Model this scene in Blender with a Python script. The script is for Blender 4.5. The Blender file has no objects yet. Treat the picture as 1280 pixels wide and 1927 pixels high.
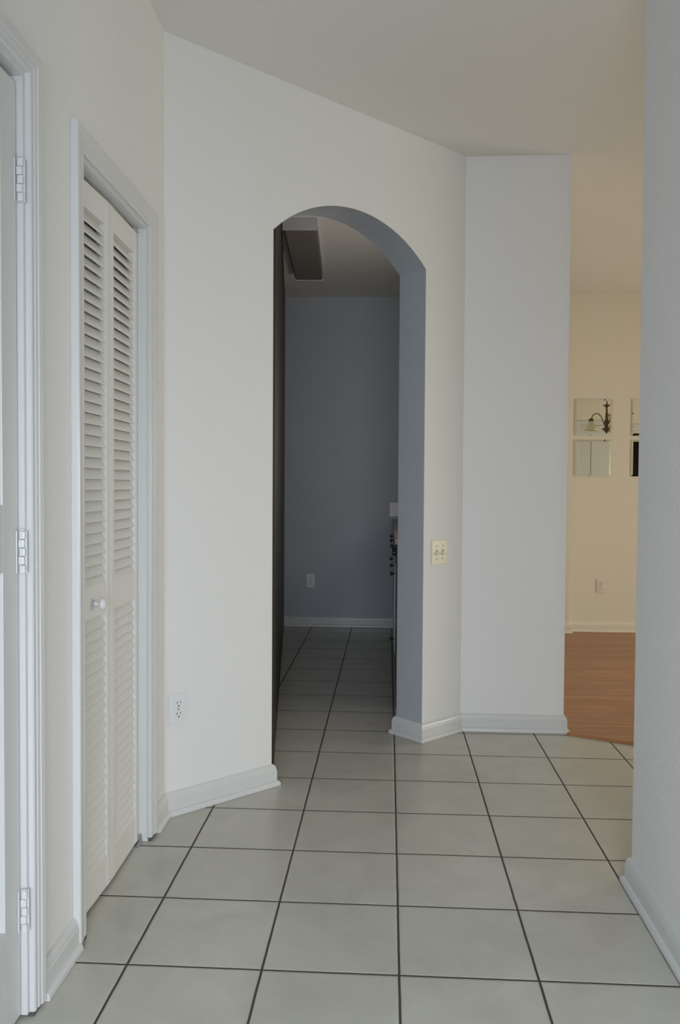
import bpy, bmesh, math
from mathutils import Vector, Matrix

S = bpy.context.scene
C = S.collection
R2 = math.sqrt(2)

# ------------------------------------------------------------------ camera
cam_d = bpy.data.cameras.new('camera')
cam_d.sensor_fit = 'HORIZONTAL'
cam_d.sensor_width = 36.0
cam_d.lens = 1565.43 / 1280.0 * 36.0
cam_d.clip_start = 0.05
cam = bpy.data.objects.new('camera', cam_d)
C.objects.link(cam)
pitch, roll, yaw = 0.0309, 0.0061, -0.0583
F = Vector((0, math.cos(pitch), -math.sin(pitch)))
U = Vector((0, math.sin(pitch), math.cos(pitch)))
Rr = Vector((1, 0, 0))
c_, s_ = math.cos(roll), math.sin(roll)
Rr, U = c_ * Rr + s_ * U, -s_ * Rr + c_ * U
Z = Matrix(((math.cos(yaw), math.sin(yaw), 0), (-math.sin(yaw), math.cos(yaw), 0), (0, 0, 1)))
Rr, U, F = Z @ Rr, Z @ U, Z @ F
M = Matrix((Rr, U, -F)).transposed().to_4x4()
M.translation = Vector((-0.0345, -1.9715, 1.1756))
cam.matrix_world = M
S.camera = cam

# ------------------------------------------------------------------ exposure, world, lights
S.view_settings.view_transform = 'Standard'
S.view_settings.look = 'None'
S.view_settings.gamma = 1
S.view_settings.use_curve_mapping = False
S.view_settings.exposure = 0.0

W = bpy.data.worlds.new('world')
S.world = W
W.use_nodes = True
W.node_tree.nodes['Background'].inputs[0].default_value = (0.75, 0.85, 1.0, 1)
W.node_tree.nodes['Background'].inputs[1].default_value = 0.3


def area(name, loc, target, sx, sy, power, color, spread=180):
    l = bpy.data.lights.new(name, 'AREA')
    l.shape = 'RECTANGLE'
    l.size, l.size_y = sx, sy
    l.energy = power
    l.color = color
    l.spread = math.radians(spread)
    o = bpy.data.objects.new(name, l)
    C.objects.link(o)
    o.location = loc
    d = Vector(target) - Vector(loc)
    o.rotation_euler = d.to_track_quat('-Z', 'Y').to_euler()
    return o


# daylight through the entry window behind the camera, and through the windows of the living side and dining side
area('daylight_entry', (-0.05, -3.20, 0.95), (-0.05, -1.2, -0.10), 1.15, 1.35, 63, (0.835, 0.90, 1.0), 134)
area('daylight_dining', (5.40, 2.9, 0.95), (2, 2.6, -0.1), 2.2, 1.5, 95, (1.0, 0.97, 0.80), 155)
area('kitchen_fill', (0.62, 2.60, 1.50), (-1, 2.40, 1.75), 0.7, 0.7, 11.5, (1.0, 0.89, 0.79))  # fill lamp added to lift the kitchen, no window built there

# ------------------------------------------------------------------ materials


def mat(name, col, rough=0.5, metal=0.0, spec=None, bump=None, trans=0.0):
    m = bpy.data.materials.new(name)
    m.use_nodes = True
    nt = m.node_tree
    b = nt.nodes['Principled BSDF']
    b.inputs['Base Color'].default_value = (*col, 1)
    b.inputs['Roughness'].default_value = rough
    b.inputs['Metallic'].default_value = metal
    if spec is not None:
        b.inputs['Specular IOR Level'].default_value = spec
    if trans:
        b.inputs['Transmission Weight'].default_value = trans
    if bump:
        sc, st, dist = bump
        tc = nt.nodes.new('ShaderNodeTexCoord')
        n = nt.nodes.new('ShaderNodeTexNoise')
        n.inputs['Scale'].default_value = sc
        n.inputs['Detail'].default_value = 3
        bp = nt.nodes.new('ShaderNodeBump')
        bp.inputs['Strength'].default_value = st
        bp.inputs['Distance'].default_value = dist
        nt.links.new(tc.outputs['Object'], n.inputs['Vector'])
        nt.links.new(n.outputs['Fac'], bp.inputs['Height'])
        nt.links.new(bp.outputs['Normal'], b.inputs['Normal'])
    return m


M_wall = mat('wall_paint', (0.75, 0.75, 0.745), 0.6, bump=(70, 0.35, 0.004))
M_dine = mat('dining_paint', (0.74, 0.695, 0.60), 0.6, bump=(70, 0.3, 0.004))
M_ceil = mat('ceiling_paint', (0.73, 0.725, 0.69), 0.8, bump=(90, 0.3, 0.004))
M_blue = mat('blue_paint', (0.43, 0.465, 0.505), 0.55, bump=(70, 0.5, 0.004))
M_dark = mat('dark_brown_and_shade', (0.024, 0.020, 0.013), 0.5, bump=(70, 0.2, 0.003))  # wall colour, also stands in for shade inside closet and passage
M_trim = mat('trim_paint', (0.63, 0.64, 0.635), 0.3)
M_door = mat('door_paint', (0.61, 0.62, 0.61), 0.35)
M_louv = mat('louver_paint', (0.74, 0.73, 0.70), 0.4)
M_white = mat('white_plastic', (0.74, 0.74, 0.76), 0.35)
M_cream = mat('cream_plastic', (0.80, 0.77, 0.60), 0.35)
M_slot = mat('dark_slot', (0.04, 0.04, 0.04), 0.6)
M_screw = mat('screw_metal', (0.30, 0.29, 0.25), 0.4, 0.6)
M_steel = mat('steel', (0.5, 0.5, 0.5), 0.35, 1.0)
M_hinge = mat('painted_hinge', (0.66, 0.68, 0.68), 0.3)
M_bronze = mat('bronze', (0.13, 0.10, 0.065), 0.4, 0.6)
M_shade = mat('frosted_glass_shade', (0.70, 0.68, 0.50), 0.5)
M_mirror = mat('mirror_glass', (0.86, 0.87, 0.82), 0.01, 1.0)
M_mback = mat('mirror_edge', (0.45, 0.47, 0.42), 0.3)
M_cab = mat('cabinet_paint', (0.72, 0.70, 0.68), 0.35)
M_counter = mat('brown_counter', (0.16, 0.12, 0.085), 0.3)
M_black = mat('black_appliance', (0.012, 0.012, 0.013), 0.25)
M_diff = mat('shaded_acrylic_diffuser', (0.16, 0.145, 0.12), 0.5)  # shade of the underside is put into this dark colour
M_fixt = mat('white_metal', (0.62, 0.64, 0.68), 0.4)
M_dtrim = mat('cream_trim_paint', (0.74, 0.69, 0.60), 0.4)
M_dplate = mat('pale_plastic', (0.74, 0.68, 0.60), 0.45)
M_toggle = mat('toggle_slot', (0.40, 0.38, 0.26), 0.5)
M_thr = mat('threshold_wood', (0.42, 0.19, 0.085), 0.35)
M_foot = mat('dark_foot_strip', (0.10, 0.09, 0.08), 0.9)


def tile_material():
    m = bpy.data.materials.new('ceramic_tile')
    m.use_nodes = True
    nt = m.node_tree
    N, L = nt.nodes, nt.links
    b = N['Principled BSDF']
    tc = N.new('ShaderNodeTexCoord')
    sep = N.new('ShaderNodeSeparateXYZ')
    L.new(tc.outputs['Object'], sep.inputs[0])

    def math_(op, a, bb=None):
        n = N.new('ShaderNodeMath')
        n.operation = op
        for i, v in enumerate((a, bb)):
            if v is None:
                continue
            if isinstance(v, (int, float)):
                n.inputs[i].default_value = v
            else:
                L.new(v, n.inputs[i])
        return n.outputs[0]
    T = 0.333
    ds = []
    wob = N.new('ShaderNodeTexNoise')
    wob.inputs['Scale'].default_value = 14
    L.new(tc.outputs['Object'], wob.inputs['Vector'])
    wv = math_('MULTIPLY', math_('SUBTRACT', wob.outputs['Fac'], 0.5), 0.0022)
    for k in ('X', 'Y'):
        x = math_('ADD', math_('ADD', sep.outputs[k], wv), 100 * T + T / 2)
        f = math_('SUBTRACT', math_('MODULO', x, T), T / 2)
        ds.append(math_('ABSOLUTE', f))
    d = math_('MINIMUM', ds[0], ds[1])
    mr = N.new('ShaderNodeMapRange')
    mr.inputs['From Min'].default_value = 0.0026
    mr.inputs['From Max'].default_value = 0.0036
    L.new(d, mr.inputs['Value'])
    n1 = N.new('ShaderNodeTexNoise')
    n1.inputs['Scale'].default_value = 5.5
    n1.inputs['Detail'].default_value = 6
    n1.inputs['Roughness'].default_value = 0.6
    n1.inputs['Distortion'].default_value = 0.8
    L.new(tc.outputs['Object'], n1.inputs['Vector'])
    cr = N.new('ShaderNodeValToRGB')
    cr.color_ramp.elements[0].position = 0.30
    cr.color_ramp.elements[0].color = (0.455, 0.445, 0.39, 1)
    cr.color_ramp.elements[1].position = 0.68
    cr.color_ramp.elements[1].color = (0.53, 0.52, 0.46, 1)
    L.new(n1.outputs['Fac'], cr.inputs[0])
    mix = N.new('ShaderNodeMix')
    mix.data_type = 'RGBA'
    L.new(mr.outputs[0], mix.inputs['Factor'])
    mix.inputs['A'].default_value = (0.060, 0.048, 0.036, 1)
    L.new(cr.outputs[0], mix.inputs['B'])
    L.new(mix.outputs['Result'], b.inputs['Base Color'])
    rr = N.new('ShaderNodeMapRange')
    rr.inputs['To Min'].default_value = 0.9
    rr.inputs['To Max'].default_value = 0.30
    L.new(mr.outputs[0], rr.inputs['Value'])
    L.new(rr.outputs[0], b.inputs['Roughness'])
    # pillowed tile edges
    pe = N.new('ShaderNodeMapRange')
    pe.inputs['From Min'].default_value = 0.002
    pe.inputs['From Max'].default_value = 0.008
    pe.interpolation_type = 'SMOOTHSTEP'
    L.new(d, pe.inputs['Value'])
    n2 = N.new('ShaderNodeTexNoise')
    n2.inputs['Scale'].default_value = 25
    L.new(tc.outputs['Object'], n2.inputs['Vector'])
    hh = math_('ADD', pe.outputs[0], math_('MULTIPLY', n2.outputs['Fac'], 0.12))
    bp = N.new('ShaderNodeBump')
    bp.inputs['Distance'].default_value = 0.0015
    bp.inputs['Strength'].default_value = 0.6
    L.new(hh, bp.inputs['Height'])
    L.new(bp.outputs[0], b.inputs['Normal'])
    return m


def wood_material():
    m = bpy.data.materials.new('laminate_wood')
    m.use_nodes = True
    nt = m.node_tree
    N, L = nt.nodes, nt.links
    b = N['Principled BSDF']
    b.inputs['Roughness'].default_value = 0.38
    tc = N.new('ShaderNodeTexCoord')
    mp = N.new('ShaderNodeMapping')
    mp.inputs['Scale'].default_value = (1.6, 26, 1)
    L.new(tc.outputs['Object'], mp.inputs[0])
    n = N.new('ShaderNodeTexNoise')
    n.inputs['Scale'].default_value = 1.6
    n.inputs['Detail'].default_value = 5
    n.inputs['Distortion'].default_value = 0.6
    L.new(mp.outputs[0], n.inputs['Vector'])
    cr = N.new('ShaderNodeValToRGB')
    cr.color_ramp.elements[0].position = 0.35
    cr.color_ramp.elements[0].color = (0.30, 0.135, 0.062, 1)
    cr.color_ramp.elements[1].position = 0.68
    cr.color_ramp.elements[1].color = (0.46, 0.225, 0.115, 1)
    L.new(n.outputs['Fac'], cr.inputs[0])
    br = N.new('ShaderNodeTexBrick')
    br.offset = 0.37
    br.inputs['Scale'].default_value = 1
    br.inputs['Brick Width'].default_value = 1.2
    br.inputs['Row Height'].default_value = 0.095
    br.inputs['Mortar Size'].default_value = 0.0012
    br.inputs['Color1'].default_value = (1, 1, 1, 1)
    br.inputs['Color2'].default_value = (0.86, 0.84, 0.80, 1)
    br.inputs['Mortar'].default_value = (0.45, 0.40, 0.36, 1)
    L.new(tc.outputs['Object'], br.inputs['Vector'])
    mx = N.new('ShaderNodeMix')
    mx.data_type = 'RGBA'
    mx.blend_type = 'MULTIPLY'
    mx.inputs['Factor'].default_value = 1
    L.new(cr.outputs[0], mx.inputs['A'])
    L.new(br.outputs['Color'], mx.inputs['B'])
    L.new(mx.outputs['Result'], b.inputs['Base Color'])
    return m


M_tile = tile_material()
M_wood = wood_material()

# ------------------------------------------------------------------ helpers


def link(name, bm, mats, parent=None, smooth=False, recalc=True):
    if recalc:
        bmesh.ops.recalc_face_normals(bm, faces=bm.faces)
    me = bpy.data.meshes.new(name)
    bm.to_mesh(me)
    bm.free()
    for m in (mats if isinstance(mats, (list, tuple)) else [mats]):
        me.materials.append(m)
    if smooth:
        for p in me.polygons:
            p.use_smooth = True
    o = bpy.data.objects.new(name, me)
    C.objects.link(o)
    if parent:
        o.parent = parent
    return o


def tag(o, label=None, cat=None, group=None, kind=None):
    if label:
        o['label'] = label
    if cat:
        o['category'] = cat
    if group:
        o['group'] = group
    if kind:
        o['kind'] = kind
    return o


def empty(name, loc, label, cat, group=None, kind=None, rz=0):
    o = bpy.data.objects.new(name, None)
    C.objects.link(o)
    o.location = loc
    o.rotation_euler = (0, 0, rz)
    o.empty_display_size = 0.05
    return tag(o, label, cat, group, kind)


def box(bm, x0, x1, y0, y1, z0, z1, bev=0.0, mi=0, mtx=None):
    vs = [bm.verts.new((x, y, z)) for x in (x0, x1) for y in (y0, y1) for z in (z0, z1)]
    q = [(0, 1, 3, 2), (4, 6, 7, 5), (0, 4, 5, 1), (2, 3, 7, 6), (0, 2, 6, 4), (1, 5, 7, 3)]
    fs = [bm.faces.new([vs[i] for i in f]) for f in q]
    for f in fs:
        f.material_index = mi
    geo = vs
    if bev:
        es = list({e for f in fs for e in f.edges})
        r = bmesh.ops.bevel(bm, geom=es, offset=bev, segments=2, affect='EDGES', profile=0.6)
        geo = list({v for f in r['faces'] for v in f.verts} | {v for v in vs if v.is_valid})
        for f in r['faces']:
            f.material_index = mi
    if mtx is not None:
        bmesh.ops.transform(bm, matrix=mtx, verts=[v for v in geo if v.is_valid])
    return geo


def lathe(bm, prof, seg=24, axis=Matrix(), mi=0):
    """prof = [(r, z)...] spun round local z, then moved by axis"""
    rings = []
    for r, z in prof:
        if r < 1e-6:
            rings.append([bm.verts.new(axis @ Vector((0, 0, z)))])
        else:
            rings.append([bm.verts.new(axis @ Vector((r * math.cos(2 * math.pi * k / seg), r * math.sin(2 * math.pi * k / seg), z))) for k in range(seg)])
    for a, b in zip(rings, rings[1:]):
        for k in range(seg):
            k2 = (k + 1) % seg
            if len(a) == 1 and len(b) == 1:
                continue
            if len(a) == 1:
                f = bm.faces.new((a[0], b[k], b[k2]))
            elif len(b) == 1:
                f = bm.faces.new((a[k], b[0], a[k2]))
            else:
                f = bm.faces.new((a[k], b[k], b[k2], a[k2]))
            f.material_index = mi


def tube(bm, pts, r, seg=10):
    pts = [Vector(p) for p in pts]
    rings = []
    for i, p in enumerate(pts):
        t = (pts[min(i + 1, len(pts) - 1)] - pts[max(i - 1, 0)]).normalized()
        a = t.cross(Vector((0, 0, 1)))
        if a.length < 1e-3:
            a = t.cross(Vector((0, 1, 0)))
        a.normalize()
        b = t.cross(a)
        rings.append([bm.verts.new(p + r * (math.cos(2 * math.pi * k / seg) * a + math.sin(2 * math.pi * k / seg) * b)) for k in range(seg)])
    for a, b in zip(rings, rings[1:]):
        for k in range(seg):
            bm.faces.new((a[k], a[(k + 1) % seg], b[(k + 1) % seg], b[k]))
    bm.faces.new(rings[0])
    bm.faces.new(rings[-1])


def poly_prism(bm, pts, z0, z1, mi=0):
    lo = [bm.verts.new((x, y, z0)) for x, y in pts]
    hi = [bm.verts.new((x, y, z1)) for x, y in pts]
    fs = [bm.faces.new(lo), bm.faces.new(hi)]
    n = len(pts)
    for i in range(n):
        fs.append(bm.faces.new((lo[i], lo[(i + 1) % n], hi[(i + 1) % n], hi[i])))
    for f in fs:
        f.material_index = mi


def sweep(bm, path, prof, side):
    """path: [(x, y)...] along the wall line, prof: [(out, z)...], side +1 = room on the left of the path"""
    P = [Vector(p) for p in path]
    rows = []
    for i, p in enumerate(P):
        ns = []
        if i > 0:
            d = (P[i] - P[i - 1]).normalized()
            ns.append(Vector((-d.y, d.x)) * side)
        if i < len(P) - 1:
            d = (P[i + 1] - P[i]).normalized()
            ns.append(Vector((-d.y, d.x)) * side)
        n = ns[0] if len(ns) == 1 else (ns[0] + ns[1]) / (1 + ns[0].dot(ns[1]))
        rows.append([bm.verts.new((p.x + n.x * o, p.y + n.y * o, z)) for o, z in prof])
    m = len(prof)
    for a, b in zip(rows, rows[1:]):
        for k in range(m):
            bm.faces.new((a[k], a[(k + 1) % m], b[(k + 1) % m], b[k]))
    bm.faces.new(rows[0])
    bm.faces.new(rows[-1])


BASE = [(0, 0.001), (0.026, 0.001), (0.0265, 0.007), (0.025, 0.014), (0.021, 0.019), (0.0155, 0.021), (0.0155, 0.060),
        (0.0135, 0.064), (0.013, 0.069), (0.0105, 0.076), (0.007, 0.081), (0.003, 0.084), (0, 0.084)]


def baseboard(name, path, side, label):
    bm = bmesh.new()
    sweep(bm, path, BASE, side)
    return tag(link(name, bm, M_dtrim if 'dining' in name else M_trim), label, 'baseboard', kind='structure')


# ------------------------------------------------------------------ setting
H = 2.74
WX = -0.82            # left wall surface
RW = 0.69             # right wall surface
AY0 = 0.905           # where the diagonal wall leaves the left wall
# diagonal wall frame: s along the wall (towards +x+y), t back into the kitchen
A0 = Vector((WX, AY0))
US = Vector((1, 1)) / R2
UT = Vector((-1, 1)) / R2


def AP(s, t, z):
    v = A0 + US * s + UT * t
    return (v.x, v.y, z)


SEND = (0.32 - WX) * R2
SO0, SO1 = 0.474, 1.339
TH = 0.165
SPR, RISE = 2.162, 0.172

# floor (tile)
bm = bmesh.new()
poly_prism(bm, [(-3.0, -4.7), (5.6, -4.7), (5.6, 5.05), (-3.0, 5.05)], -0.08, 0)
tag(link('floor', bm, M_tile), 'beige ceramic tile floor with dark grout lines', 'floor', kind='structure')
# wood floor of the dining side lies beyond a slanting threshold
tdir = Vector((1.097 - 0.814, 1.882 - 2.024)).normalized()
t0 = Vector((0.80, 2.031))
t1 = t0 + tdir * ((0.56 - t0.y) / tdir.y)
bm = bmesh.new()
poly_prism(bm, [(t0.x, t0.y), (t1.x, t1.y), (5.5, t1.y), (5.5, 4.95), (0.80, 4.95)], -0.001, 0.007)
tag(link('floor', bm, M_wood), 'reddish brown wood laminate floor of the dining room', 'floor', kind='structure')
bm = bmesh.new()
nrm = Vector((tdir.y, -tdir.x))
if nrm.y > 0:
    nrm = -nrm
a, b_ = t0 + tdir * 0.03, t1 - tdir * 0.05
rows = []
for p in (a, b_):
    rows.append([bm.verts.new((p.x + nrm.x * o, p.y + nrm.y * o, z)) for o, z in
                 [(-0.018, 0.007), (-0.016, 0.0105), (-0.004, 0.0125), (0.008, 0.0105), (0.016, 0.005), (0.018, 0.0005), (-0.018, 0.0005)]])
for k in range(7):
    bm.faces.new((rows[0][k], rows[0][(k + 1) % 7], rows[1][(k + 1) % 7], rows[1][k]))
bm.faces.new(rows[0])
bm.faces.new(rows[1])
tag(link('threshold_strip', bm, M_thr), 'orange wood threshold strip between tile floor and wood floor', 'threshold', kind='structure')

# ceiling
bm = bmesh.new()
box(bm, -3.0, 5.6, -4.7, 5.05, H, H + 0.1)
tag(link('ceiling', bm, M_ceil), 'plain off white textured ceiling', 'ceiling', kind='structure')

# left wall with a door opening and a closet opening
DY0, DY1, DH = -1.02, -0.207, 2.055
CY0, CY1, CH = 0.110, 0.700, 2.010
bm = bmesh.new()
X0 = WX - 0.11
box(bm, X0, WX, -4.6, DY0, 0, H)
box(bm, X0, WX, DY0, DY1, DH, H)
box(bm, X0, WX, DY1, CY0, 0, H)
box(bm, X0, WX, CY0, CY1, CH, H)
box(bm, X0, WX, CY1, 1.05, 0, H)
tag(link('wall_left', bm, M_wall), 'cool white hallway wall holding the hinged door and the louvered closet', 'wall', kind='structure')

# closet interior behind the folding doors and dark space behind the hinged door
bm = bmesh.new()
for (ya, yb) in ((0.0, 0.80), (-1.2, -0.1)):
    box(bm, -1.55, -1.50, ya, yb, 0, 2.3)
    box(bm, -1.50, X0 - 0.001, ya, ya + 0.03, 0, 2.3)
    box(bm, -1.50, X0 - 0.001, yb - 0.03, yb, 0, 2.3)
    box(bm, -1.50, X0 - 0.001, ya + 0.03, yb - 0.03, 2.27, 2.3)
tag(link('wall_closet', bm, M_dark), 'dark closet interior seen through the gaps between the louvers', 'wall', kind='structure')  # dark colour paints the shade inside, so the louver gaps go dark

# diagonal wall with arched opening: front white, reveal and back blue
bm = bmesh.new()


def quad(pts, mi):
    f = bm.faces.new([bm.verts.new(p) for p in pts])
    f.material_index = mi


sc = (SO0 + SO1) / 2
hw = (SO1 - SO0) / 2
RAD = (hw * hw + RISE * RISE) / (2 * RISE)
NA = 40
arc = []
for i in range(NA + 1):
    th = -math.asin(hw / RAD) + 2 * math.asin(hw / RAD) * i / NA
    arc.append((sc + RAD * math.sin(th), SPR + RISE - RAD + RAD * math.cos(th)))
for t, mi in ((0, 0), (TH, 1)):
    quad([AP(0, t, 0), AP(SO0, t, 0), AP(SO0, t, H), AP(0, t, H)], mi)
    quad([AP(SO1, t, 0), AP(SEND, t, 0), AP(SEND, t, H), AP(SO1, t, H)], mi)
    for (s1, z1), (s2, z2) in zip(arc, arc[1:]):
        quad([AP(s1, t, z1), AP(s2, t, z2), AP(s2, t, H), AP(s1, t, H)], mi)
quad([AP(SO0, 0, 0), AP(SO0, TH, 0), AP(SO0, TH, SPR), AP(SO0, 0, SPR)], 1)
quad([AP(SO1, 0, 0), AP(SO1, TH, 0), AP(SO1, TH, SPR), AP(SO1, 0, SPR)], 1)
for (s1, z1), (s2, z2) in zip(arc, arc[1:]):
    quad([AP(s1, 0, z1), AP(s2, 0, z2), AP(s2, TH, z2), AP(s1, TH, z1)], 1)
quad([AP(0, 0, 0), AP(0, TH, 0), AP(0, TH, H), AP(0, 0, H)], 0)
quad([AP(SEND, 0, 0), AP(SEND, TH, 0), AP(SEND, TH, H), AP(SEND, 0, H)], 0)
quad([AP(0, 0, H), AP(SEND, 0, H), AP(SEND, TH, H), AP(0, TH, H)], 0)
bmesh.ops.remove_doubles(bm, verts=bm.verts, dist=1e-5)
tag(link('wall_arch', bm, [M_wall, M_blue]), 'diagonal white wall with an arched opening and blue painted reveal', 'wall', kind='structure')

# column and partition between kitchen and dining room
bm = bmesh.new()
poly_prism(bm, [(0.32, 2.045), (0.812, 2.045), (0.812, 4.80), (0.66, 4.80), (0.66, 2.30), (0.32 - TH / R2, 2.045 + TH / R2)], 0, H)
tag(link('wall_column', bm, M_wall), 'narrow pale grey wall end between the arch wall and the dining room', 'wall', kind='structure')

# right wall of the hall
bm = bmesh.new()
box(bm, RW, RW + 0.12, -4.6, 0.50, 0, H, bev=0.004)
tag(link('wall_right', bm, M_wall), 'blue grey white textured wall along the right edge', 'wall', kind='structure')

# wall behind the camera with the entry window
bm = bmesh.new()
box(bm, WX - 0.2, RW + 0.2, -3.45, -3.33, 0, H)
tag(link('wall_entry', bm, M_wall), 'white wall behind the viewpoint holding the entry window', 'wall', kind='structure')
bm = bmesh.new()
for y0, y1, z0, z1 in ((-0.72, -0.65, 0.16, 1.74), (0.55, 0.62, 0.16, 1.74), (-0.65, 0.55, 0.16, 0.21), (-0.65, 0.55, 1.69, 1.74)):
    box(bm, y0, y1, -3.33, -3.27, z0, z1, bev=0.004)
tag(link('window_1', bm, M_trim), 'white frame of the entry window', 'window', kind='structure')

# blue kitchen walls
bm = bmesh.new()
box(bm, -1.1, 0.66, 4.95, 5.05, 0, H)
tag(link('wall_kitchen_back', bm, M_blue), 'dark blue grey kitchen wall seen through the arch', 'wall', kind='structure')
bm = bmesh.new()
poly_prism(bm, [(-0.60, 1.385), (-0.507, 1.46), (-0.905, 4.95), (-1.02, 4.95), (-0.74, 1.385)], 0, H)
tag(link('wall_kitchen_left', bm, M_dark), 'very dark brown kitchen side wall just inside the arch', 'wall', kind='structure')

# dining walls
bm = bmesh.new()
box(bm, 0.66, 5.6, 4.88, 5.05, 0, H)
box(bm, 0.812, 1.425, 4.80, 4.88, 0, H)
tag(link('wall_dining_back', bm, M_dine), 'peach cream dining room wall carrying the mirror squares', 'wall', kind='structure')
bm = bmesh.new()
FX0, FX1 = 3.17, 4.00      # dark doorway
box(bm, RW + 0.12, FX0, 0.40, 0.52, 0, H)
box(bm, FX0, FX1, 0.40, 0.52, 1.90, H)
box(bm, FX1, 5.5, 0.40, 0.52, 0, H)
tag(link('wall_dining_front', bm, M_dine), 'cream wall opposite the mirrors, seen only in their reflection', 'wall', kind='structure')
bm = bmesh.new()
box(bm, FX0 - 0.05, FX1 + 0.05, -0.62, -0.60, 0, 2.1)
box(bm, FX0 - 0.05, FX0 - 0.01, -0.60, 0.395, 0, 2.1)
box(bm, FX1 + 0.01, FX1 + 0.05, -0.60, 0.395, 0, 2.1)
box(bm, FX0 - 0.01, FX1 + 0.01, -0.60, 0.395, 2.05, 2.1)
tag(link('wall_passage', bm, M_dark), 'dark passage behind the doorway opposite the mirrors', 'wall', kind='structure')  # unlit depth painted as a dark colour
bm = bmesh.new()
box(bm, FX0 - 0.07, FX0, 0.521, 0.540, 0.001, 2.02, bev=0.003)
box(bm, FX1, FX1 + 0.07, 0.521, 0.540, 0.001, 2.02, bev=0.003)
box(bm, FX0, FX1, 0.521, 0.540, 1.90, 2.02, bev=0.003)
tag(link('trim_4', bm, M_door), 'grey white frame of the dark doorway opposite the mirrors', 'trim', kind='structure')
bm = bmesh.new()
box(bm, 5.5, 5.6, 0.3, 5.05, 0, H)
tag(link('wall_dining_right', bm, M_dine), 'cream outer wall of the dining room with the window', 'wall', kind='structure')
bm = bmesh.new()
for y0, y1, z0, z1 in ((1.70, 1.78, 0.12, 1.88), (4.02, 4.10, 0.12, 1.88), (1.78, 4.02, 0.12, 0.18), (1.78, 4.02, 1.82, 1.88)):
    box(bm, 5.44, 5.50, y0, y1, z0, z1, bev=0.004)
tag(link('window_2', bm, M_trim), 'white frame of the dining room window', 'window', kind='structure')

# ------------------------------------------------------------------ baseboards
baseboard('baseboard_left', [(WX, -0.157), (WX, 0.050)], -1, 'white baseboard between the hinged door and the closet')
baseboard('baseboard_arch_left', [(WX, 0.762), (WX, AY0), AP(SO0, 0, 0)[:2], AP(SO0, TH, 0)[:2]], -1,
          'white baseboard left of the arch, wrapping the corner')
baseboard('baseboard_arch_right', [AP(SO1 + 0.10, TH, 0)[:2], AP(SO1, TH, 0)[:2], AP(SO1, 0, 0)[:2], (0.32, 2.045), (0.812, 2.045), (0.812, 2.3)], -1,
          'white baseboard right of the arch, running along the column')
baseboard('baseboard_right', [(RW, -3.32), (RW, 0.50), (RW + 0.12, 0.50), (RW + 0.12, 0.52), (FX0 - 0.075, 0.52)], 1, 'white baseboard along the right wall')
baseboard('baseboard_kitchen', [(-0.905, 4.95), (0.03, 4.95)], -1, 'white baseboard below the blue kitchen wall')
baseboard('baseboard_dining', [(0.86, 4.80), (1.425, 4.80), (1.425, 4.88), (5.49, 4.88)], -1, 'cream white baseboard below the dining room mirrors')

# ------------------------------------------------------------------ door casings
CAS = [(0, 0), (0, 0.0105), (0.004, 0.013), (0.014, 0.0135), (0.016, 0.0115), (0.020, 0.0115), (0.023, 0.0145), (0.036, 0.0155),
       (0.038, 0.0175), (0.056, 0.0195), (0.060, 0.018), (0.062, 0.014), (0.062, 0)]


def casing(name, y0, y1, h, xs, zb, label, w=1.0):
    """U-shaped mitred casing round an opening in the left wall"""
    bm = bmesh.new()
    rows = []
    for iy, iz, dy, dz in ((y0, zb, -1, 0), (y0, h, -1, 1), (y1, h, 1, 1), (y1, zb, 1, 0)):
        rows.append([bm.verts.new((xs + t, iy + dy * a * w, iz + dz * a * w)) for a, t in CAS])
    m = len(CAS)
    for a, b in zip(rows, rows[1:]):
        for k in range(m):
            bm.faces.new((a[k], a[(k + 1) % m], b[(k + 1) % m], b[k]))
    bm.faces.new(rows[0])
    bm.faces.new(rows[-1])
    # jamb lining
    for ya, yb in ((y0, y0 + 0.012), (y1 - 0.012, y1)):
        box(bm, xs - 0.11, xs + 0.001, ya, yb, zb, h)
    box(bm, xs - 0.11, xs + 0.001, y0 + 0.012, y1 - 0.012, h - 0.012, h)
    return tag(link(name, bm, M_trim), label, 'door casing', kind='structure')


casing('trim_1', DY0, DY1, DH, WX, 0.008, 'stepped white casing around the hinged door', w=0.80)
casing('trim_2', CY0, CY1, CH, WX, 0.012, 'white casing around the louvered closet opening', w=0.97)
# dark strips under the casing feet
bm = bmesh.new()
box(bm, WX - 0.06, WX + 0.012, DY1 - 0.004, DY1 + 0.060, 0.0005, 0.008)
box(bm, WX - 0.05, WX + 0.012, CY0 - 0.058, CY0 - 0.001, 0.0005, 0.012)
box(bm, WX - 0.06, WX + 0.012, CY1 + 0.001, CY1 + 0.055, 0.0005, 0.012)
tag(link('trim_3', bm, M_foot), 'dark strips under the feet of the door casings', 'trim', kind='structure')

# ------------------------------------------------------------------ hinged door (door_1)
d1 = empty('door_1', (WX - 0.012, DY1 - 0.016, 0.012), 'white panelled door with three white hinges at the left edge', 'door', kind='structure')
bm = bmesh.new()
lw = (DY1 - DY0) - 0.032
TT = 0.035
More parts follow.
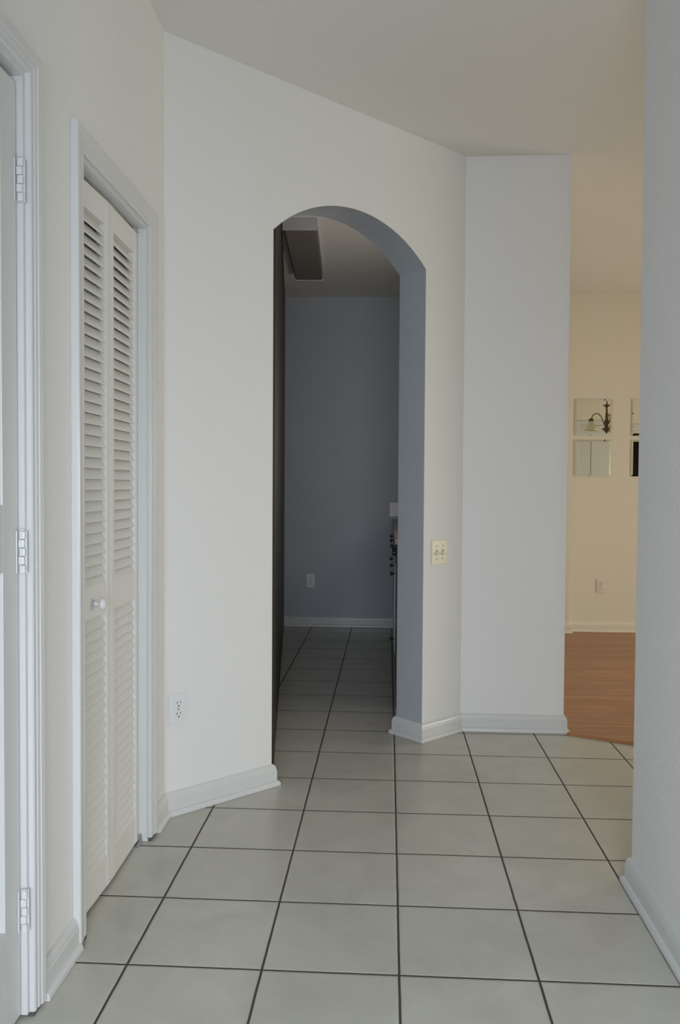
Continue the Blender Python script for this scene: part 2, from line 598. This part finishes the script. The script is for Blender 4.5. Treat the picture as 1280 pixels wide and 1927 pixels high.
# stiles and rails around recessed raised panels; local y goes from 0 (hinge side) to -lw
st = 0.072
zs = [(0.0, 0.22), (0.98, 1.12), (1.90, 2.016)]
box(bm, -TT, 0, -st, 0, 0, 2.016, bev=0.0015)
box(bm, -TT, 0, -lw, -lw + st, 0, 2.016, bev=0.0015)
for a, b in zs:
    box(bm, -TT, 0, -lw + st, -st, a, b)
for a, b in ((0.22, 0.98), (1.12, 1.90)):
    box(bm, -TT + 0.008, -0.014, -lw + st, -st, a, b)
    box(bm, -TT + 0.004, -0.006, -lw + st + 0.035, -st - 0.035, a + 0.035, b - 0.035, bev=0.006)
link('door_leaf', bm, M_door, d1)
for z in (0.245, 1.030, 1.822):
    bm = bmesh.new()
    zb_, zt_ = z - 0.012 - 0.046, z - 0.012 + 0.046
    # jamb leaf facing the viewer, door leaf, and the barrel with its alternating knuckles
    box(bm, -0.006, 0.0195, -0.0005, 0.0025, zb_, zt_, bev=0.0006)
    box(bm, 0.0002, 0.0028, -0.012, -0.0005, zb_, zt_, bev=0.0006)
    for k in range(5):
        a_ = zb_ + k * 0.0184 + 0.0005
        hx = 0.0125 if k % 2 == 0 else 0.0105
        box(bm, hx - 0.006, hx + 0.006, -0.0100, -0.0006, a_, a_ + 0.0174, bev=0.0022)
    lathe(bm, [(0, zt_), (0.0045, zt_), (0.0045, zt_ + 0.0025), (0, zt_ + 0.004)], 12, Matrix.Translation((0.0115, -0.005, 0)))
    h = link('hinge', bm, M_hinge, d1)

# ------------------------------------------------------------------ louvered folding closet door (door_2)
d2 = empty('door_2', (WX - 0.028, CY0, 0), 'white louvered folding closet door with a small round knob', 'door', kind='structure')
LW = (CY1 - CY0 - 0.024 - 0.010) / 2
LT = 0.028


def louver_leaf(hinge_y, direction, ang, knob, zb):
    """leaf hung at hinge_y; its free edge swings out towards the hall by ang"""
    top, bot = 1.985, zb
    bm = bmesh.new()
    sw = 0.032
    box(bm, -LT, 0, 0, sw, bot, top, bev=0.0012)
    box(bm, -LT, 0, LW - sw, LW, bot, top, bev=0.0012)
    rails = [(bot, 0.100), (0.808, 0.898), (1.914, top)]
    for a, b in rails:
        box(bm, -LT + 0.001, -0.001, sw, LW - sw, a, b)
    M_ = Matrix.Translation((0, hinge_y, 0)) @ Matrix.Rotation(ang, 4, 'Z') @ (Matrix.Diagonal((1, direction, 1, 1)))
    bmesh.ops.transform(bm, matrix=M_, verts=bm.verts)
    leaf = link('door_leaf', bm, M_louv, d2)
    for za, zb2 in ((0.100, 0.808), (0.898, 1.914)):
        bm = bmesh.new()
        pitch_ = 0.0299
        n = int(round((zb2 - za) / pitch_))
        p = (zb2 - za) / n
        for k in range(n):
            zc = za + (k + 0.5) * p
            # slat: outer (hall) edge low, inner edge high, rounded noses
            cx0, cz0 = -0.0035, zc - 0.0180
            cx1, cz1 = -0.0245, zc + 0.0180
            dx, dz = cx1 - cx0, cz1 - cz0
            L_ = math.hypot(dx, dz)
            ux, uz = dx / L_, dz / L_
            nx, nz = -uz, ux
            hh = 0.0029
            sec = [(-0.2, 0.6), (-0.35, 0), (-0.2, -0.6)]
            pts = []
            for a_, b_2 in ((0.0, 1), (-0.0016, 0.5), (-0.0022, 0), (-0.0016, -0.5), (0.0, -1)):
                pts.append((cx0 + ux * a_ + nx * hh * b_2, cz0 + uz * a_ + nz * hh * b_2))
            for a_, b_2 in ((0.0, -1), (0.0016, -0.5), (0.0022, 0), (0.0016, 0.5), (0.0, 1)):
                pts.append((cx1 + ux * a_ + nx * hh * b_2, cz1 + uz * a_ + nz * hh * b_2))
            pts = [(x, min(max(z, za + 0.0003), zb2 - 0.0003)) for x, z in pts]
            v0 = [bm.verts.new((x, sw, z)) for x, z in pts]
            v1 = [bm.verts.new((x, LW - sw, z)) for x, z in pts]
            m = len(pts)
            for i in range(m):
                bm.faces.new((v0[i], v0[(i + 1) % m], v1[(i + 1) % m], v1[i]))
        bmesh.ops.transform(bm, matrix=M_, verts=bm.verts)
        link('louver_panel', bm, M_louv, leaf)
    if knob:
        bm = bmesh.new()
        ax = M_ @ Matrix.Translation((0, LW - 0.128, 0.847)) @ Matrix.Rotation(math.pi / 2, 4, 'Y')
        lathe(bm, [(0, 0.0), (0.0085, 0.0), (0.0085, 0.006), (0.0055, 0.009), (0.005, 0.016), (0.009, 0.019), (0.0165, 0.022),
                   (0.0172, 0.026), (0.015, 0.030), (0.008, 0.0325), (0, 0.033)], 24, ax)
        link('knob', bm, M_white, leaf, smooth=True)
    return leaf


louver_leaf(0.014, 1, -0.022, True, 0.010)
louver_leaf(CY1 - CY0 - 0.014, -1, 0.022, False, 0.010)
bm = bmesh.new()
box(bm, -0.024, 0.000, 0.013, CY1 - CY0 - 0.013, 1.990, 1.9975)
box(bm, -0.024, -0.022, 0.013, CY1 - CY0 - 0.013, 1.972, 1.990)
link('track', bm, M_steel, d2)
bm = bmesh.new()
box(bm, -0.020, 0.004, CY1 - CY0 - 0.058, CY1 - CY0 - 0.014, 1.9855, 1.9895, bev=0.0008)
lathe(bm, [(0, 0), (0.005, 0), (0.005, 0.008), (0.003, 0.009), (0, 0.009)], 12, Matrix.Translation((-0.008, CY1 - CY0 - 0.036, 1.9845)))
link('pivot_bracket', bm, M_steel, d2)
bm = bmesh.new()
box(bm, -0.020, 0.012, CY1 - CY0 - 0.050, CY1 - CY0 - 0.013, 0.0005, 0.004)
box(bm, -0.020, 0.012, CY1 - CY0 - 0.017, CY1 - CY0 - 0.013, 0.004, 0.030)
link('floor_bracket', bm, M_steel, d2)

# ------------------------------------------------------------------ wall plates


def frame_on(loc, nx, ny):
    """matrix: local x = along the wall (right as seen), local y = into the room (-), local z up; n = room-facing normal"""
    n = Vector((nx, ny, 0)).normalized()
    return math.atan2(n.y, n.x) + math.pi / 2


def plate_bm(w, h, t=0.0055):
    bm = bmesh.new()
    box(bm, -w / 2, w / 2, -t, -0.0002, -h / 2, h / 2, bev=0.0022)
    return bm


ROT_Y = Matrix.Rotation(math.pi / 2, 4, 'X')   # local z -> -y


def screw(parent, x, z, y=-0.0055, m=M_screw, r=0.0034):
    bm = bmesh.new()
    ax = Matrix.Translation((x, y + 0.0005, z)) @ ROT_Y
    lathe(bm, [(0, 0), (r, 0), (r * 0.95, 0.0008), (r * 0.5, 0.0014), (0, 0.0015)], 14, ax)
    link('screw', bm, m, parent)


def outlet(loc, n, label, group=None, m=M_white):
    o = empty('wall_outlet', loc, label, 'outlet', group, rz=frame_on(loc, *n))
    link('cover_plate', plate_bm(0.070, 0.1145), m, o)
    for s in (1, -1):
        bm = bmesh.new()
        # rounded receptacle face
        pts = []
        for k in range(24):
            a = 2 * math.pi * k / 24
            pts.append((0.0172 * math.cos(a), max(-0.0142, min(0.0142, 0.0172 * math.sin(a)))))
        zc = 0.0195 * s
        f0 = [bm.verts.new((x, -0.005, zc + z)) for x, z in pts]
        f1 = [bm.verts.new((x * 0.96, -0.0080, zc + z * 0.96)) for x, z in pts]
        bm.faces.new(f1)
        for k in range(24):
            bm.faces.new((f0[k], f0[(k + 1) % 24], f1[(k + 1) % 24], f1[k]))
        r = link('receptacle', bm, m, o)
        bm = bmesh.new()
        box(bm, -0.0078, -0.0054, -0.0083, -0.0078, zc - 0.001, zc + 0.0085)
        box(bm, 0.0054, 0.0078, -0.0083, -0.0078, zc + 0.0005, zc + 0.0080)
        lathe(bm, [(0, 0), (0.0030, 0), (0.0030, 0.0004), (0, 0.0004)], 12, Matrix.Translation((0, -0.0079, zc - 0.0080)) @ ROT_Y)
        link('slot', bm, M_slot, r)
    screw(o, 0, 0)
    return o


def on_arch(s, z):
    return AP(s, 0, z)


outlet(on_arch((-0.783 - WX) * R2 + 0.001, 0.377), (1, -1), 'white double outlet low on the white wall left of the arch')
outlet((-0.680, 4.95, 0.384), (0, -1), 'pale outlet on the blue kitchen wall through the arch')
outlet((1.695, 4.88, 0.382), (0, -1), 'pale outlet on the peach dining wall below the mirrors', m=M_dplate)

# double switch right of the arch
sw_ = empty('light_switch', on_arch((0.202 - WX) * R2, 0.871), 'cream double toggle switch plate on the wall right of the arch', 'switch', rz=frame_on(None, 1, -1))
link('cover_plate', plate_bm(0.104, 0.1115), M_cream, sw_)
for sx in (-0.021, 0.021):
    bm = bmesh.new()
    box(bm, sx - 0.0058, sx + 0.0058, -0.0068, -0.0053, -0.0125, 0.0125)
    link('toggle_slot', bm, M_toggle, sw_)
    bm = bmesh.new()
    Mx = Matrix.Translation((sx, -0.0070, 0.0)) @ Matrix.Rotation(math.radians(28), 4, 'X')
    box(bm, -0.0046, 0.0046, -0.014, 0.001, -0.006, 0.006, bev=0.0016, mtx=Mx)
    link('toggle', bm, M_cream, sw_)
    for z in (0.0302, -0.0302):
        screw(sw_, sx, z, r=0.0042)
k_ = empty('light_switch', (0.010, 4.95, 0.985), 'white switch plate beside the counter on the blue kitchen wall', 'switch', rz=frame_on(None, 0, -1))
link('cover_plate', plate_bm(0.070, 0.1145), M_white, k_)
bm = bmesh.new()
box(bm, -0.0046, 0.0046, -0.014, -0.004, -0.011, 0.001, bev=0.0014)
link('toggle', bm, M_white, k_)
for z in (0.0302, -0.0302):
    screw(k_, 0, z)

# ------------------------------------------------------------------ kitchen ceiling light
fx = empty('ceiling_light', (-0.5945, 3.505, H), 'boxy fluorescent ceiling light, switched off, in the dark kitchen', 'ceiling light', rz=math.radians(2.9))
bm = bmesh.new()
hw_, hl = 0.102, 0.605
box(bm, -hw_, hw_, -hl, -hl + 0.012, -0.072, -0.0005, bev=0.002)
box(bm, -hw_, hw_, hl - 0.012, hl, -0.072, -0.0005, bev=0.002)
box(bm, -hw_, hw_, -hl + 0.012, hl - 0.012, -0.018, -0.0005)
link('housing', bm, M_fixt, fx)
bm = bmesh.new()
pts = [(-hw_ + 0.002, -0.018), (-hw_ + 0.003, -0.058), (-hw_ + 0.012, -0.068), (hw_ - 0.012, -0.068), (hw_ - 0.003, -0.058), (hw_ - 0.002, -0.018)]
v0 = [bm.verts.new((x, -hl + 0.012, z)) for x, z in pts]
v1 = [bm.verts.new((x, hl - 0.012, z)) for x, z in pts]
for i in range(6):
    bm.faces.new((v0[i], v0[(i + 1) % 6], v1[(i + 1) % 6], v1[i]))
bm.faces.new(v0)
bm.faces.new(v1)
link('diffuser', bm, M_diff, fx)

# ------------------------------------------------------------------ kitchen cabinets on the right
CX = 0.008            # cabinet front plane


def knob_on(parent, x, y, z):
    bm = bmesh.new()
    ax = Matrix.Translation((x, y, z)) @ Matrix.Rotation(-math.pi / 2, 4, 'Y')
    lathe(bm, [(0, 0), (0.006, 0), (0.005, 0.010), (0.012, 0.016), (0.015, 0.022), (0.011, 0.028), (0, 0.030)], 18, ax)
    link('knob', bm, M_bronze, parent, smooth=True)


def cabinet(y0, y1, label):
    o = empty('base_cabinet', (CX, y0, 0), label, 'cabinet', 'white base cabinets along the kitchen side')
    w = y1 - y0
    bm = bmesh.new()
    box(bm, 0.020, 0.60, 0, w, 0.10, 0.865)
    box(bm, 0.075, 0.60, 0, w, 0.001, 0.10)
    link('body', bm, M_cab, o)
    bm = bmesh.new()
    box(bm, 0, 0.019, 0.004, w - 0.004, 0.70, 0.855, bev=0.003)
    dr = link('drawer', bm, M_cab, o)
    knob_on(dr, 0, w / 2, 0.78)
    bm = bmesh.new()
    box(bm, 0, 0.019, 0.004, w - 0.004, 0.11, 0.69, bev=0.003)
    box(bm, -0.003, 0.001, 0.055, w - 0.055, 0.165, 0.635, bev=0.0014)
    dr = link('door', bm, M_cab, o)
    knob_on(dr, -0.001, 0.03, 0.62)
    if y0 < 3.5:
        knob_on(dr, -0.001, 0.03, 0.20)


for k, (a, b) in enumerate(((3.32, 3.86), (3.862, 4.40), (4.402, 4.945))):
    cabinet(a, b, ['white base cabinet next to the black dishwasher', 'white base cabinet, middle one of the row',
                   'white base cabinet against the blue back wall'][k])
dw = empty('dishwasher', (CX + 0.004, 2.66, 0), 'black dishwasher edge just behind the arch jamb', 'dishwasher')
bm = bmesh.new()
box(bm, 0.018, 0.59, 0, 0.655, 0.001, 0.862)
link('body', bm, M_black, dw)
bm = bmesh.new()
box(bm, 0, 0.018, 0.004, 0.651, 0.10, 0.74, bev=0.004)
link('door', bm, M_black, dw)
bm = bmesh.new()
box(bm, -0.004, 0.018, 0.004, 0.651, 0.745, 0.860, bev=0.004)
cp_ = link('control_panel', bm, M_black, dw)
for y in (0.12, 0.30):
    bm = bmesh.new()
    ax = Matrix.Translation((-0.004, y, 0.80)) @ Matrix.Rotation(-math.pi / 2, 4, 'Y')
    lathe(bm, [(0, 0), (0.020, 0), (0.018, 0.016), (0.010, 0.020), (0, 0.020)], 18, ax)
    link('knob', bm, M_black, cp_)
bm = bmesh.new()
box(bm, CX - 0.012, 0.655, 2.42, 4.948, 0.866, 0.905, bev=0.006)
tag(link('countertop', bm, M_counter), 'brown kitchen countertop over the white cabinets and dishwasher', 'countertop')
bm = bmesh.new()
box(bm, CX + 0.004, 0.60, 2.42, 2.655, 0.001, 0.864, bev=0.002)
tag(link('end_panel', bm, M_black), 'dark end panel of the counter run nearest the arch', 'panel')

# ------------------------------------------------------------------ mirrors


def mirror(x0, x1, z0, z1, label):
    o = empty('mirror_tile', ((x0 + x1) / 2, 4.88, (z0 + z1) / 2), label, 'mirror', 'square mirror tiles on the dining wall')
    w, h = x1 - x0, z1 - z0
    bm = bmesh.new()
    box(bm, -w / 2 + 0.001, w / 2 - 0.001, -0.0045, -0.0003, -h / 2 + 0.001, h / 2 - 0.001)
    link('backing', bm, M_mback, o)
    bm = bmesh.new()
    bw = 0.014
    o1 = [(-w / 2, -h / 2), (w / 2, -h / 2), (w / 2, h / 2), (-w / 2, h / 2)]
    a = [bm.verts.new((x, -0.0046, z)) for x, z in o1]
    b = [bm.verts.new((x * (1 - 2 * bw / w), -0.0062, z * (1 - 2 * bw / h))) for x, z in o1]
    bm.faces.new(b)
    for i in range(4):
        bm.faces.new((a[i], a[(i + 1) % 4], b[(i + 1) % 4], b[i]))
    link('mirror_glass', bm, M_mirror, o)


for x0, side in ((1.464, 'left'), (1.917, 'right')):
    mirror(x0, x0 + 0.298, 1.598, 1.892, 'upper square mirror of the %s pair on the dining wall' % side +
           (', reflecting a chandelier' if side == 'left' else ', cut by the right wall'))
    mirror(x0, x0 + 0.292, 1.270, 1.564, 'lower square mirror of the %s pair on the dining wall' % side +
           (', reflecting pale door trim' if side == 'left' else ', reflecting a dark opening'))

# ------------------------------------------------------------------ chandelier (seen in the mirror)
ch = empty('chandelier', (2.120, 3.30, 0), 'bronze chandelier with frosted bell shades, reflected in the upper mirror', 'chandelier')
bm = bmesh.new()
lathe(bm, [(0, 2.7395), (0.060, 2.7395), (0.060, 2.730), (0.045, 2.715), (0.015, 2.700), (0, 2.698)], 24)
link('canopy', bm, M_bronze, ch, smooth=True)
bm = bmesh.new()
for k in range(22):
    z = 2.045 + k * 0.0305
    n = 14
    pts = []
    for i in range(n + 1):
        a = 2 * math.pi * i / n
        u, v = 0.009 * math.cos(a), 0.019 * math.sin(a)
        pts.append((u, 0, z + v) if k % 2 else (0, u, z + v))
    tube(bm, pts, 0.0022, 6)
link('chain', bm, M_bronze, ch)
bm = bmesh.new()
lathe(bm, [(0, 2.030), (0.006, 2.028), (0.006, 2.010), (0.012, 2.004), (0.036, 1.998), (0.038, 1.992), (0.020, 1.984), (0.011, 1.972),
           (0.0095, 1.93), (0.014, 1.90), (0.016, 1.88), (0.011, 1.865), (0.020, 1.845), (0.026, 1.82), (0.024, 1.79), (0.018, 1.775),
           (0.042, 1.766), (0.044, 1.756), (0.024, 1.742), (0.010, 1.728), (0.006, 1.722), (0.009, 1.716), (0.007, 1.708), (0, 1.704)], 24)
link('body', bm, M_bronze, ch, smooth=True)
for k in range(3):
    R_ = Matrix.Rotation(math.radians(180 + 120 * k), 4, 'Z')
    bm = bmesh.new()
    pts = []
    ctrl = [(0.018, 1.800), (0.034, 1.830), (0.048, 1.872), (0.070, 1.902), (0.097, 1.914), (0.126, 1.905), (0.143, 1.882), (0.146, 1.862)]
    for i in range(len(ctrl) - 1):
        for j in range(4):
            t = j / 4
            x = ctrl[i][0] * (1 - t) + ctrl[i + 1][0] * t
            z = ctrl[i][1] * (1 - t) + ctrl[i + 1][1] * t
            pts.append((x, 0, z))
    pts.append((0.146, 0, 1.862))
    tube(bm, pts, 0.005, 10)
    bmesh.ops.transform(bm, matrix=R_, verts=bm.verts)
    arm = link('arm', bm, M_bronze, ch, smooth=True)
    bm = bmesh.new()
    ax = R_ @ Matrix.Translation((0.152, 0, 0)) @ Matrix.Rotation(0, 4, 'Y')
    lathe(bm, [(0, 1.868), (0.012, 1.866), (0.022, 1.856), (0.027, 1.838), (0.024, 1.834), (0, 1.834)], 20, ax)
    link('socket_cup', bm, M_bronze, arm, smooth=True)
    bm = bmesh.new()
    lathe(bm, [(0.022, 1.842), (0.030, 1.822), (0.042, 1.795), (0.056, 1.765), (0.070, 1.742), (0.068, 1.742), (0.054, 1.766), (0.040, 1.796), (0.027, 1.823), (0.019, 1.842)], 28, ax)
    link('lamp_shade', bm, M_shade, arm, smooth=True)

# ------------------------------------------------------------------ door in the reflected wall
dx0, dx1 = 2.50, 3.02
d3 = empty('door_3', (dx0, 0.52, 0), 'narrow cream door opposite the mirrors, seen only reflected', 'door', kind='structure')
bm = bmesh.new()
box(bm, 0.0, dx1 - dx0, 0.001, 0.018, 0.008, 2.0)
for a, b in ((0.10, 0.95), (1.08, 1.88)):
    box(bm, 0.13, dx1 - dx0 - 0.10, 0.018, 0.026, a, b, bev=0.004)
link('door_leaf', bm, M_door, d3)
bm = bmesh.new()
box(bm, -0.075, -0.002, 0.001, 0.022, 0.001, 2.06, bev=0.003)
box(bm, dx1 - dx0 + 0.002, dx1 - dx0 + 0.075, 0.001, 0.022, 0.001, 2.06, bev=0.003)
box(bm, -0.002, dx1 - dx0 + 0.002, 0.001, 0.022, 2.003, 2.06, bev=0.003)
link('door_frame', bm, M_trim, d3)
